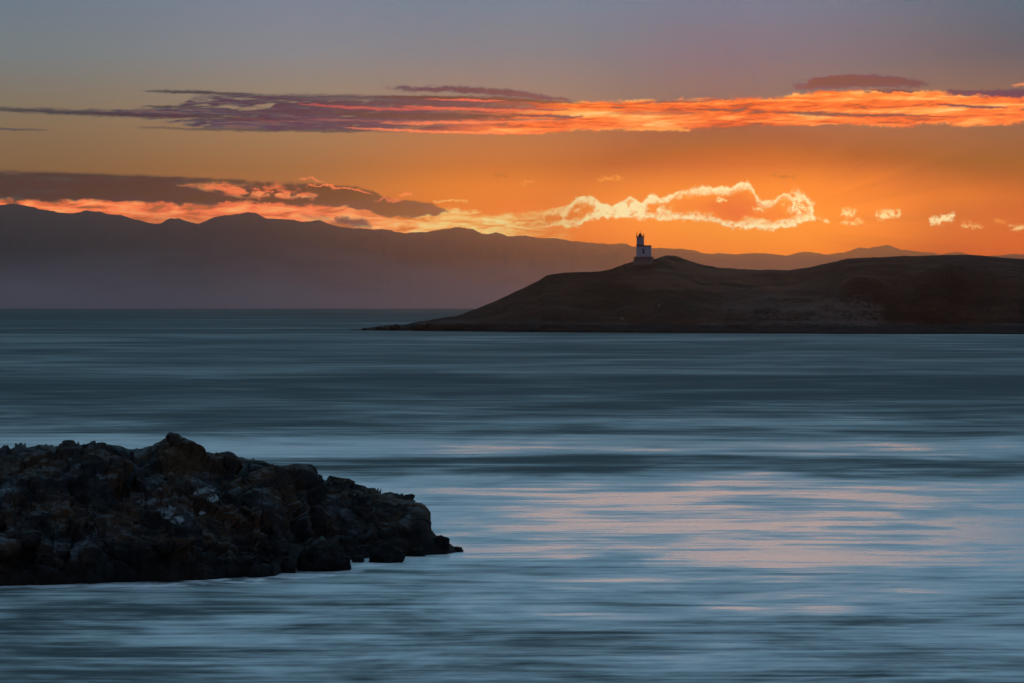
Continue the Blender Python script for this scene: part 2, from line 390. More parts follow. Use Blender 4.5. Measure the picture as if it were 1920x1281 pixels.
# ------------------------------------------------------------------ mesh helpers
def link(name, me, mat, parent=None):
    o = bpy.data.objects.new(name, me); COL.objects.link(o)
    if mat: me.materials.append(mat)
    if parent: o.parent = parent
    return o
def grid_mesh(name, X, Y, Z, smooth=True, wrap=False):
    n, m = X.shape
    co = np.stack([X, Y, Z], -1).reshape(-1, 3)
    i = np.arange(n*m).reshape(n, m)
    q = np.stack([i[:-1, :-1], i[:-1, 1:], i[1:, 1:], i[1:, :-1]], -1).reshape(-1, 4)
    me = bpy.data.meshes.new(name)
    me.vertices.add(len(co)); me.vertices.foreach_set('co', co.ravel())
    me.loops.add(q.size); me.loops.foreach_set('vertex_index', q.ravel().astype(np.int32))
    me.polygons.add(len(q)); me.polygons.foreach_set('loop_start', np.arange(0, q.size, 4, dtype=np.int32))
    me.update(calc_edges=True); me.validate()
    me.polygons.foreach_set('use_smooth', np.full(len(me.polygons), smooth))
    return me
def tag(o, label=None, cat=None, group=None, kind=None):
    if label: o['label'] = label
    if cat: o['category'] = cat
    if group: o['group'] = group
    if kind: o['kind'] = kind
    return o
def at(u, v, D): return ((u-960)/F*D, D, EYE + (VE-v)/F*D)
def shore_D(v): return EYE*F/(np.asarray(v, float)-VE)
def interp(u, pts):
    p = np.array(pts, float); return np.interp(u, p[:, 0], p[:, 1])

# ------------------------------------------------------------------ materials
def new_mat(name):
    m = bpy.data.materials.new(name); m.use_nodes = True; m.node_tree.nodes.clear()
    g = G(m.node_tree); out = g.n.new('ShaderNodeOutputMaterial')
    b = g.n.new('ShaderNodeBsdfPrincipled'); g.l.new(b.outputs[0], out.inputs[0])
    return m, g, b, out
def pos(g):
    n = g.n.new('ShaderNodeNewGeometry'); return E(g, n.outputs['Position'])
def bump(g, b, h, strength, dist):
    n = g.n.new('ShaderNodeBump'); n.inputs['Strength'].default_value = strength; n.inputs['Distance'].default_value = dist
    g.put(n.inputs['Height'], h); g.l.new(n.outputs[0], b.inputs['Normal'])

def water_material():
    m, g, b, out = new_mat('sea_water')
    p = pos(g); x, y, z = g.sep(p)
    # swell lines of a long exposure: drawn-out, finer near the shore
    D = y.max(40.0)
    L = g.math('LOGARITHM', D, 2.718281828)
    xa = x/D*22.0
    Lw = L + (g.noise(g.xyz(xa*.5, L*3.0, 2.0), 1, 3, .5) - .5)*.11 + (g.noise(g.xyz(xa*1.6, L*14.0, 5.0), 1, 3, .5) - .5)*.05                                    # streaks lengthen with distance as the swell fans out
    n1 = g.noise(g.xyz(xa*1.1, L*40.0 + g.noise(g.xyz(xa*.3, L*5.0, 3.0), 1, 2, .5)*5.0, 0.0), 1, 6, .66, .2) - .5
    n4 = g.noise(g.xyz(xa*.35, L*110.0, 14.0), 1, 3, .6, .1) - .5
    n2 = g.noise(g.xyz(x/16.0, y/7.0, 4.0), 1, 5, .6, .3) - .5
    n3 = g.noise(g.xyz(xa*.25, L*9.0, 9.0), 1, 3, .5, .2) - .5
    # slicks and ruffled lanes by distance
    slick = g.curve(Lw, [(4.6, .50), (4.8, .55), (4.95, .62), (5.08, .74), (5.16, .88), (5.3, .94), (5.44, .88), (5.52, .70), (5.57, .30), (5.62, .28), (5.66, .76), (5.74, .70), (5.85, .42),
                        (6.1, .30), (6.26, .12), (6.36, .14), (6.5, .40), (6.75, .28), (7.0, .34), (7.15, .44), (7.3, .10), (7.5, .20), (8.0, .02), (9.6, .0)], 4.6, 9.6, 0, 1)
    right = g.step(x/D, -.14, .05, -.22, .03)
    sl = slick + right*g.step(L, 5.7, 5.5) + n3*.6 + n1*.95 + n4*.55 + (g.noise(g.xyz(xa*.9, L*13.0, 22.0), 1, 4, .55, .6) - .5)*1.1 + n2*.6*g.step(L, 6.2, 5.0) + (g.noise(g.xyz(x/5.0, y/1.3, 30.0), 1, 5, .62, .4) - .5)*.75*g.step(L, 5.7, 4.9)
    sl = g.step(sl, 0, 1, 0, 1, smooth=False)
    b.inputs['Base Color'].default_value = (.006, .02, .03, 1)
    foam_sheen = g.step(sl, .2, 1.0)*g.step(L, 6.6, 5.2, .10, 1)  # foam smear plus silvery sky reflection, painted into the base colour
    g.put(b.inputs['Base Color'], g.mix(foam_sheen, (.004, .015, .023, 1), (.62, .72, .74, 1)))
    # pale wash where the swell breaks round the outcrop
    sh = g.curve(x, [(-40, 154), (-20, 154.5), (-14, 155.5), (-10, 158), (-7.8, 160), (-6.8, 163), (-5.6, 167), (-4.2, 171), (-2.6, 174), (-2, 176), (0, 180)], -40, 0, 140, 190)
    wd = g.noise(g.xyz(x/2.5, y/2.5, 6.0), 1, 5, .65, .5)
    wash = g.step(y - sh + (wd-.5)*5.0, -3.2, -.4)*g.step(y - sh, 4.0, 1.0)*g.step(x, -1.0, -3.0)*g.step(wd, .38, .62)*g.step(x, -22.0, -10.0, .35, 1.0)
    g.put(b.inputs['Base Color'], g.mix(wash*.95, g.mix(foam_sheen, (.004, .015, .023, 1), (.62, .72, .74, 1)), (.88, .92, .93, 1)))
    g.put(b.inputs['Roughness'], g.mixf(sl, .52, .27))
    b.inputs['IOR'].default_value = 1.33
    # slope of the time-averaged surface
    nc = g.noise(g.xyz(x/9.0, y/5.0, 1.0), 1, 4, .55, color=True)
    a_, b_, c_ = g.sep(nc)
    amp = g.mixf(sl, .16, .05)
    nx = (a_-.5)*.16
    ny = (b_-.5)*amp - g.mixf(sl, .30, .0)
    v = g.n.new('ShaderNodeVectorMath'); v.operation = 'NORMALIZE'; g.put(v.inputs[0], g.xyz(nx, ny, 1.0))
    g.l.new(v.outputs[0], b.inputs['Normal'])
    return m

def rock_material(name, patches=(), warm=.5, peak=None):
    m, g, b, out = new_mat(name)
    p = pos(g); x, y, z = g.sep(p)
    n = g.noise(p, .8, 6, .6); f = g.noise(p, 6.0, 5, .65); big = g.noise(p, .35, 3, .5)
    c = g.ramp(n*.8 + f*.2, [(.34, (.010, .012, .013, 1)), (.5, (.030, .034, .035, 1)), (.68, (.075, .084, .088, 1))])
    lich = g.step(big, .42, .60)*g.step(f*.5+n*.5, .42, .56)*warm
    c = g.mix(lich, c, (.085, .044, .018, 1))
    top_n = g.n.new('ShaderNodeNewGeometry'); nx, ny, nz = g.sep(E(g, top_n.outputs['Normal']))
    c = g.mix(g.step(nz, .5, .95)*g.step(n, .45, .62)*.6, c, (.11, .135, .145, 1))     # pale lichen crust on flat tops
    for (px, py, pz, rx, rz, s) in patches:                                       # bird-whitened ledges
        d = ((x-px)/rx).pow(2.0) + ((z-pz)/rz).pow(2.0)
        k = g.step(d + (n-.5)*4.0 + (f-.5)*5.0, .75, .25)*g.step(nz, -.1, .35)*s
        c = g.mix(k, c, (.34, .40, .43, 1))
    if peak:
        d = ((x-peak[0])/peak[2]).pow(2.0) + ((z-peak[1])/peak[3]).pow(2.0)
        c = g.mix(g.step(d + (n-.5)*3.0, 1.2, .2)*.75, c, (.080, .046, .022, 1))
    wet = g.step(z + (n-.5)*1.5, .5, 1.7, 1, 0)                                               # tide-wet foot
    c = g.mix(wet*.75, c, (.004, .006, .007, 1))
    g.put(b.inputs['Base Color'], c); g.put(b.inputs['Roughness'], g.mixf(wet, .9, .8))
    b.inputs['Specular IOR Level'].default_value = .12
    h = g.noise(p, 9.0, 6, .65) + g.voro(p, 4.0)*.5
    bump(g, b, h, .9, .11)
    return m

# ------------------------------------------------------------------ sea
def build_sea():
    rs = np.concatenate([[0.5], np.geomspace(8, 2500, 90), np.linspace(2700, 16000, 90), np.linspace(17000, 35000, 20)])
    th = np.linspace(0, 2*np.pi, 193)
    R_, TH = np.meshgrid(rs, th, indexing='ij')
    me = grid_mesh('water', R_*np.sin(TH), R_*np.cos(TH), -R_**2/(2*RE))
    import bmesh
    bm = bmesh.new(); bm.from_mesh(me)
    bmesh.ops.remove_doubles(bm, verts=bm.verts, dist=.001)
    bmesh.ops.recalc_face_normals(bm, faces=bm.faces)
    bm.faces.ensure_lookup_table()
    if bm.faces[0].normal.z < 0: bmesh.ops.reverse_faces(bm, faces=bm.faces)
    bm.to_mesh(me); bm.free()
    tag(link('water', me, water_material()), 'blue grey sea smoothed by a long exposure', kind='structure')
build_sea()

# ------------------------------------------------------------------ far mountains
def mountain(name, crest, D, depth, umin, umax, label, seed, base_col):
    m, g, b, out = new_mat(name)
    p = pos(g)
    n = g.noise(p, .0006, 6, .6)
    low = g.step(g.sep(p)[2] + (n-.5)*500.0, 420.0, -60.0)  # haze brightening toward the foot, painted into the slope colour
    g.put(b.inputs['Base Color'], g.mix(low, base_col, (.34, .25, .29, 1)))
    b.inputs['Roughness'].default_value = 1; b.inputs['Specular IOR Level'].default_value = 0
    us = np.linspace(umin, umax, int((umax-umin)/3))
    ss = np.concatenate([np.linspace(0, 1, 40), np.linspace(1.04, 2, 14)])
    UU, SS = np.meshgrid(us, ss, indexing='ij')
    vc = interp(UU, crest)
    fine = fbm(UU/26, seed+0*UU, 0*UU, 5, .6)*4.2
    crest_v = vc + fine*np.clip((579-vc)/60, .2, 1)
    Dc = D + depth*.6
    Zc = EYE + (VE-crest_v)/F*Dc + Dc*0
    DD = D + depth*.6*SS
    zsea = -DD**2/(2*RE)-40
    Xw = (UU-960)/F*DD
    prof = np.where(SS <= 1, np.power(SS, .75), np.clip(1-(SS-1)**1.3, 0, 1))
    r = fbm(Xw/1500, DD/1500, seed+0*DD, 5, .55)
    ridg = (1-np.abs(r)*2)*np.clip(1-np.abs(SS-1)*1.0, 0, 1)
    edge = np.clip(np.minimum(SS, np.abs(1-SS)*4)*2, 0, 1)
    Z = zsea + (Zc-zsea)*np.clip(prof + .16*edge*(r)*np.clip(SS*2, 0, 1), 0, 1)
    # keep slopes in front under the line of sight to the crest
    lim = EYE + (VE-(crest_v+1.0))/F*DD
    Z = np.where(SS < 1, np.minimum(Z, lim), Z)
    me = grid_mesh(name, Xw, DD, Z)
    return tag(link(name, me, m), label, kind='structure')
mount_crest = [(-500, 420), (-300, 400), (-120, 392), (-40, 388), (0, 385), (20, 381), (45, 384), (85, 393), (110, 399), (135, 400), (160, 394), (180, 397), (215, 401), (245, 410), (275, 417),
               (302, 420), (318, 412), (335, 408), (352, 415), (372, 421), (395, 409), (420, 404), (450, 402), (465, 399), (480, 400), (500, 411), (540, 412), (560, 415), (580, 414),
               (600, 413), (620, 422), (680, 430), (720, 431), (760, 437), (800, 436), (830, 429), (860, 426), (885, 428), (905, 438), (930, 437), (950, 443), (985, 441), (1010, 446), (1040, 447),
               (1080, 452), (1120, 457), (1165, 456), (1185, 461), (1240, 464), (1290, 467), (1330, 475), (1380, 477), (1430, 476), (1470, 479), (1500, 478), (1540, 479), (1600, 492), (1700, 515), (1800, 560), (1860, 590)]
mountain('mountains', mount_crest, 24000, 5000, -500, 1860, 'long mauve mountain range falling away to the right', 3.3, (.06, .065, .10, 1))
right_crest = [(1380, 590), (1420, 520), (1470, 482), (1500, 474), (1520, 472), (1550, 478), (1580, 474), (1600, 467), (1612, 465), (1628, 467), (1645, 463), (1664, 461), (1680, 466), (1690, 470),
               (1720, 470), (1735, 475), (1760, 476), (1785, 473), (1803, 473), (1815, 477), (1850, 479), (1890, 478), (1920, 476), (2000, 470), (2200, 465), (2500, 480)]
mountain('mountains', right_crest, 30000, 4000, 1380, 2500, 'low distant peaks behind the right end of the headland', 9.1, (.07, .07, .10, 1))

# ------------------------------------------------------------------ headland
HC = [(655, 619.5), (680, 617.5), (690, 615), (720, 611), (745, 610), (760, 609), (785, 603), (800, 601), (830, 596), (855, 594), (870, 589), (900, 577), (940, 560), (980, 541), (1010, 526), (1025, 517), (1035, 514),
      (1060, 511.5), (1100, 510.5), (1125, 509), (1150, 503), (1170, 496), (1190, 490), (1222, 487), (1238, 482), (1250, 479.5), (1266, 480), (1290, 488), (1320, 497), (1350, 502), (1380, 504),
      (1420, 507), (1480, 507), (1520, 501), (1560, 492), (1590, 485), (1620, 483), (1660, 482), (1720, 479.5), (1760, 479), (1800, 477.5), (1840, 480), (1880, 484), (1920, 485.5), (2100, 492), (2400, 500), (2800, 520), (3200, 580)]
HS = [(655, 618.5), (700, 619), (850, 620.5), (1000, 622), (1280, 624), (1600, 625.5), (1920, 626), (3200, 628)]
def headland():
    us = np.concatenate([np.linspace(655, 1960, 900), np.linspace(1966, 3200, 160)])
    ss = np.concatenate([np.linspace(0, .3, 60), np.linspace(.305, 1, 120), np.linspace(1.03, 2, 24)])
    UU, SS = np.meshgrid(us, ss, indexing='ij')
    Ds = shore_D(interp(UU, HS)) + 6*fbm(UU/40, UU*0, UU*0, 3)
    dep = interp(UU, [(655, 6), (700, 14), (850, 45), (1035, 120), (1200, 150), (1500, 260), (1900, 300), (3200, 200)])
    DD = Ds + dep*SS
    Dc = Ds + dep
    cv = interp(UU, HC) + fbm(UU/14, UU*0+3, UU*0, 3)*.9
    zc = EYE + (VE-cv)/F*Dc
    Xw = (UU-960)/F*DD
    shelf = np.minimum(2.6, zc*.55)
    bl = interp(UU, [(655, .5), (900, .5), (1035, .45), (1200, .40), (1300, .38), (1450, .55), (1600, .72), (1700, .8), (1900, .78), (3200, .7)])  # bluff-top share of height
    bs = interp(UU, [(655, .5), (1035, .5), (1250, .42), (1600, .34), (1700, .36), (1900, .40), (3200, .4)])
    bs = bs + .06*fbm(UU/70, UU*0+8, UU*0, 4)
    s0, s1 = .08, .16
    h = np.where(SS < s0, shelf*(SS/s0)**.7,
        np.where(SS < s1, shelf,
        np.where(SS < bs, shelf + (zc*bl-shelf)*np.sin(np.clip((SS-s1)/(bs-s1), 0, 1)*np.pi/2)**.9,
                 zc*bl + zc*(1-bl)*(np.clip((SS-bs)/(1-bs), 0, 1)))))
    h = np.where(SS > 1, zc*(1-(SS-1)**2), h)
    # gullies, tussocks, rocky shore
    amp = np.clip(zc/20, .05, 1)*np.clip(np.abs(1-SS)*5, .06, 1)
    h = h + amp*(3.4*fbm(Xw/34, DD/50, 0*DD+2, 5, .5))*np.clip((SS-.12)*6, 0, 1)
    gul = np.abs(fbm(Xw/24, DD/120, 0*DD+12, 3, .5))
    h = h - amp*3.0*np.clip(.25-gul, 0, 1)*np.clip((bs+.15-SS)*6, 0, 1)*np.clip((SS-.15)*8, 0, 1)*2
    bowl = np.exp(-((UU-1700)/48)**2)*np.exp(-((SS-.42)/.16)**2)          # recess beside the sand cliff
    h = h - bowl*4.5
    shore = (1-np.clip((SS-.10)*8, 0, 1))
    f1, f2, cid = worley(Xw/5.5, DD/5.5, 0*DD)
    h = h + shore*(.9*fbm(Xw/4, DD/6, 0*DD+5, 4) + 1.3*(cid-.45)*np.clip(1-f1*1.3, 0, 1)*1.4)*np.clip(SS*20, 0, 1)*np.clip(zc/4, .25, 1)
    lim = EYE + (VE-(cv+.5))/F*DD
    h = np.where(SS < .97, np.minimum(h, lim), h)
    h = np.where(SS <= 0, -1.5, h) - DD**2/(2*RE)*np.clip(1-SS, 0, 1)
    h[:, -1] = -2; h[0, :] = -1.5; h[-1, :] = -2
    me = grid_mesh('headland', Xw, DD, h)
    m, g, b, out = new_mat('headland_ground')
    p = pos(g); x, y, z = g.sep(p)
    ge = g.n.new('ShaderNodeNewGeometry'); nx, ny, nz = g.sep(E(g, ge.outputs['Normal']))
    n = g.noise(p, .035, 6, .6); f = g.noise(p, .5, 5, .7); st = g.noise(g.xyz(x*.02, y*.05, z*.5), 1, 5, .6)
    grass = g.ramp(n*.55+f*.25+st*.2, [(.36, (.008, .0045, .003, 1)), (.5, (.026, .012, .008, 1)), (.62, (.066, .030, .019, 1))])
    steep = g.step(nz, .80, .55)
    earth = g.ramp(st*.6+f*.4, [(.38, (.010, .008, .007, 1)), (.6, (.042, .030, .026, 1))])
    c = g.mix(steep*g.step(n, .35, .6), grass, earth)
    shrub = g.step(g.noise(p, .09, 5, .65), .54, .62)*g.step(z, 20, 12)
    c = g.mix(shrub*.75, c, (.022, .017, .013, 1))
    # sand cliff
    cl = g.step(x + (st-.5)*30.0, 62, 112)*g.step(x + (f-.5)*4.0 + (n-.5)*14.0, 134, 127)*g.step(z + (n-.5)*16.0 + (f-.5)*4.0, 17.0, 9.0)*g.step(st*.5 + f*.5, .38, .58)
    c = g.mix(cl*.75, c, (.13, .095, .085, 1))
    dry = g.step(x + (n-.5)*40.0, 34, 62)*g.step(x + (n-.5)*40.0, 124, 96)*g.step(z + (n-.5)*8.0, 14.0, 17.0)*g.step(n*.6 + st*.4, .36, .56)
    c = g.mix(dry*.6, c, (.15, .080, .050, 1))
    # shore: dark wet rock, thin pale beach line above it
    beach = g.step(z + (f-.5)*1.4 + (n-.5)*2.0, 1.9, 2.5)*g.step(z + (f-.5)*1.4 + (n-.5)*2.0, 4.0, 3.0)*g.step(g.noise(g.xyz(x*.03, 1.0, 0.0), 1, 4, .6), .42, .6)
    c = g.mix(beach*.6, c, (.09, .085, .09, 1))
    c = g.mix(g.step(z + (f-.5)*1.5 + (n-.5)*3.0, 3.6, 2.0), c, (.010, .009, .010, 1))
    g.put(b.inputs['Base Color'], c); b.inputs['Roughness'].default_value = .95; b.inputs['Specular IOR Level'].default_value = .1
    bump(g, b, f + n*2.0, .8, 1.2)
    tag(link('headland', me, m), 'dark brown grassy headland with eroded bluffs above a rocky shore', kind='structure')
    return lambda u: (float(shore_D(interp(u, HS))), float(interp(u, [(655, 6), (700, 14), (850, 45), (1035, 120), (1200, 150), (1500, 260), (1900, 300), (3200, 200)])))
head_at = headland()

# ------------------------------------------------------------------ lighthouse
import bmesh
def box(bm, x0, x1, y0, y1, z0, z1):
    vs = [bm.verts.new((x, y, z)) for z in (z0, z1) for x, y in ((x0, y0), (x1, y0), (x1, y1), (x0, y1))]
    for f in ((0, 3, 2, 1), (4, 5, 6, 7), (0, 1, 5, 4), (1, 2, 6, 5), (2, 3, 7, 6), (3, 0, 4, 7)):
        bm.faces.new([vs[i] for i in f])
def prism(bm, n, r0, r1, z0, z1, cx=0, cy=0, rot=0, cap=True):
    a = [rot + 2*math.pi*i/n for i in range(n)]
    lo = [bm.verts.new((cx+r0*math.cos(t), cy+r0*math.sin(t), z0)) for t in a]
    hi = [bm.verts.new((cx+r1*math.cos(t), cy+r1*math.sin(t), z1)) for t in a]
    for i in range(n): bm.faces.new((lo[i], lo[(i+1) % n], hi[(i+1) % n], hi[i]))
    if cap: bm.faces.new(list(reversed(lo))); bm.faces.new(hi)
def fin(bm, name, mat, parent, bevel=0, smooth=False):
    if bevel: bmesh.ops.bevel(bm, geom=bm.edges[:], offset=bevel, segments=2, affect='EDGES')
    me = bpy.data.meshes.new(name); bm.to_mesh(me); bm.free()
    if smooth:
        for f in me.polygons: f.use_smooth = True
    return link(name, me, mat, parent)
def plain(name, col, rough=.7, metal=0.0, var=.25):
    m, g, b, out = new_mat(name); p = pos(g)
    n = g.noise(p, 1.3, 6, .65); n2 = g.noise(g.xyz(*[a*k for a, k in zip(g.sep(p), (3., 3., .4))]), 1, 4, .6)
    c = g.mix(g.step(n*.5+n2*.5, .35, .7), tuple(k*(1-var) for k in col)+(1,), col+(1,))
    g.put(b.inputs['Base Color'], c); b.inputs['Roughness'].default_value = rough; b.inputs['Metallic'].default_value = metal
    return m
def lighthouse():
    white = plain('white_paint', (.46, .42, .47), .7); trim = plain('dark_trim', (.05, .035, .04), .6); conc = plain('weathered_concrete', (.16, .12, .12), .9)
    dark = plain('black_metal', (.03, .025, .03), .5, .3); glass = plain('lantern_glass', (.03, .03, .035), .15)
    Dl = head_at(1205)[0] + head_at(1205)[1] - 3
    k = Dl/F
    x, y, z = at(1205, 489.5, Dl)
    root = bpy.data.objects.new('lighthouse', None); COL.objects.link(root)
    root.location = (x, y, z); root.rotation_euler = (0, 0, RAD(-7))
    tag(root, 'small white lighthouse with square block and short tower on the headland crest', 'lighthouse')
    px = lambda u: (u-1205)*k
    pz = lambda v: (489.5-v)*k
    # concrete plinth
    bm = bmesh.new(); box(bm, px(1189.4), px(1222.0), -.9, 7.3, -1.2, pz(483.6)); box(bm, px(1188.6), px(1222.6), -1.1, 7.5, pz(483.6), pz(481.6)); fin(bm, 'plinth', conc, root, .03)
    bm = bmesh.new(); box(bm, px(1188.4), px(1222.0), -3.4, -.95, -2.0, pz(488.6)); fin(bm, 'terrace', plain('pale_apron', (.2, .16, .16), .9), root, .05)
    # fog-signal block
    z0, z1 = pz(481.6), pz(462.2)
    bm = bmesh.new(); box(bm, px(1193), px(1218.8), 0, 6.2, z0, z1); fin(bm, 'wall', white, root, .04)
    bm = bmesh.new(); box(bm, px(1192.6), px(1219.4), -.15, 6.35, z1, z1+.28); box(bm, px(1192.9), px(1219.1), -.02, 6.2, z1+.28, z1+.42); fin(bm, 'roof', trim, root, .02)
    bm = bmesh.new(); box(bm, px(1204.9), px(1208.5), -.05, .12, pz(476.2), pz(467.2)); w_ = fin(bm, 'window', dark, root)
    fr = bmesh.new(); a, b_ = px(1204.5), px(1208.9); c0, c1 = pz(476.6), pz(466.8)
    for q in ((a, a+.09, c0, c1), (b_-.09, b_, c0, c1), (a+.09, b_-.09, c0, c0+.09), (a+.09, b_-.09, c1-.09, c1)): box(fr, q[0], q[1], -.09, .1, q[2], q[3])
    fin(fr, 'frame', white, w_)
    bm = bmesh.new(); box(bm, px(1218.8)-.02, px(1218.8)+.05, 2.2, 3.4, z0+.02, z0+2.3); dr = fin(bm, 'door', trim, root)
    bm = bmesh.new(); box(bm, px(1218.8)+.05, px(1218.8)+.11, 2.35, 2.45, z0+1.05, z0+1.2); fin(bm, 'handle', dark, dr)
    # tower, eight-sided
    cx = px(1199.8); r = 6.9*k/math.cos(RAD(22.5)); cy = r*.92
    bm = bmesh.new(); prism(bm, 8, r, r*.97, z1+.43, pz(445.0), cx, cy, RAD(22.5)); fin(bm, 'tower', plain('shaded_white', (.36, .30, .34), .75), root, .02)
    bm = bmesh.new(); prism(bm, 8, r*1.06, r*1.06, z1+.42, z1+.66, cx, cy, RAD(22.5)); fin(bm, 'string_course', trim, root, .01)
    bm = bmesh.new(); prism(bm, 8, r*1.0, r*1.16, pz(445.0), pz(443.8), cx, cy, RAD(22.5)); prism(bm, 8, r*1.16, r*1.16, pz(443.8), pz(443.2), cx, cy, RAD(22.5)); ga = fin(bm, 'gallery', dark, root, .01)
    bm = bmesh.new()
    zt = pz(443.2)
    for i in range(8):
        t = RAD(22.5+45*i); t2 = RAD(22.5+45*(i+1))
        p1 = Vector((cx+r*1.1*math.cos(t), cy+r*1.1*math.sin(t), 0)); p2 = Vector((cx+r*1.1*math.cos(t2), cy+r*1.1*math.sin(t2), 0))
        prism(bm, 6, .035, .035, zt, zt+.62, p1.x, p1.y)
        for hz in (.32, .6):
            d = p2-p1; n_ = Vector((-d.y, d.x, 0)).normalized()*.025
            vs = [bm.verts.new((q+s*n_)+Vector((0, 0, zt+hz+o_))) for q in (p1, p2) for s in (-1, 1) for o_ in (0, .05)]
            for f in ((0, 1, 3, 2), (4, 6, 7, 5), (0, 4, 5, 1), (2, 3, 7, 6), (0, 2, 6, 4), (1, 5, 7, 3)): bm.faces.new([vs[i2] for i2 in f])
    fin(bm, 'railing', dark, ga)
    # lantern
    bm = bmesh.new(); prism(bm, 10, .62, .62, zt, zt+.28, cx, cy); prism(bm, 10, .5, .5, zt+.285, zt+.78, cx, cy); la = fin(bm, 'lantern', glass, root)
    bm = bmesh.new(); prism(bm, 10, .66, .66, zt+.785, zt+.86, cx, cy); prism(bm, 10, .64, .26, zt+.86, zt+1.14, cx, cy); prism(bm, 10, .26, .05, zt+1.14, zt+1.28, cx, cy); fin(bm, 'lantern_roof', dark, la)
    bm = bmesh.new(); prism(bm, 6, .03, .02, zt+1.28, zt+2.1, cx, cy); prism(bm, 6, .09, .09, zt+1.5, zt+1.6, cx, cy); box(bm, cx-.35, cx+.35, cy-.02, cy+.02, zt+1.78, zt+1.83); fin(bm, 'weather_vane', dark, root)
    bm = bmesh.new(); prism(bm, 6, .05, .05, zt+.0, zt+1.15, px(1193.0), cy-.1); prism(bm, 8, .16, .16, zt+.95, zt+1.35, px(1193.0), cy-.1); fin(bm, 'beacon_lamp', dark, root)
    bm = bmesh.new(); prism(bm, 6, .03, .03, zt+.0, zt+1.2, px(1206.0), cy-.1); box(bm, px(1206.0)-.18, px(1206.0)+.18, cy-.2, cy, zt+1.0, zt+1.14); fin(bm, 'antenna', dark, root)
lighthouse()

# ------------------------------------------------------------------ displaced boulders
def boulder_mesh(name, size, seed, sub=5, amp=.22, cell=1.0, box_=.35, shear=(0, 0), taper=0.0):
    bm = bmesh.new(); bmesh.ops.create_icosphere(bm, subdivisions=sub, radius=1)
    me = bpy.data.meshes.new(name); bm.to_mesh(me); bm.free()
    co = np.empty(len(me.vertices)*3); me.vertices.foreach_get('co', co); co = co.reshape(-1, 3)
    q = np.sign(co)*np.abs(co)**(1-box_*.5); q = q/np.max(np.abs(q), axis=1, keepdims=True)*box_ + co*(1-box_)
    s = np.array(size); P = q*s; P[:, :2] *= (1-taper*q[:, 2:3]); m = s.mean()
    f1, f2, cid = worley(*(P/(m*.8*cell)+seed*3.1).T)
    d = amp*m*(.8*(.55-f1) + .9*(cid-.5)*np.clip((f2-f1)*4, 0, 1)) + amp*m*.7*fbm(*(P/(m*.5)+seed).T, 5, .55)
    d = d*.6 + amp*m*(1.0*facets(*(P/(m*.75)+seed*2.3).T, 13) + .4*facets(*(P/(m*.3)+seed).T, 17))
    P = P + co*d[:, None]
    P[:, 0] += shear[0]*P[:, 2]; P[:, 1] += shear[1]*P[:, 2]
    me.vertices.foreach_set('co', P.ravel()); me.update()
    for f in me.polygons: f.use_smooth = True
    return me

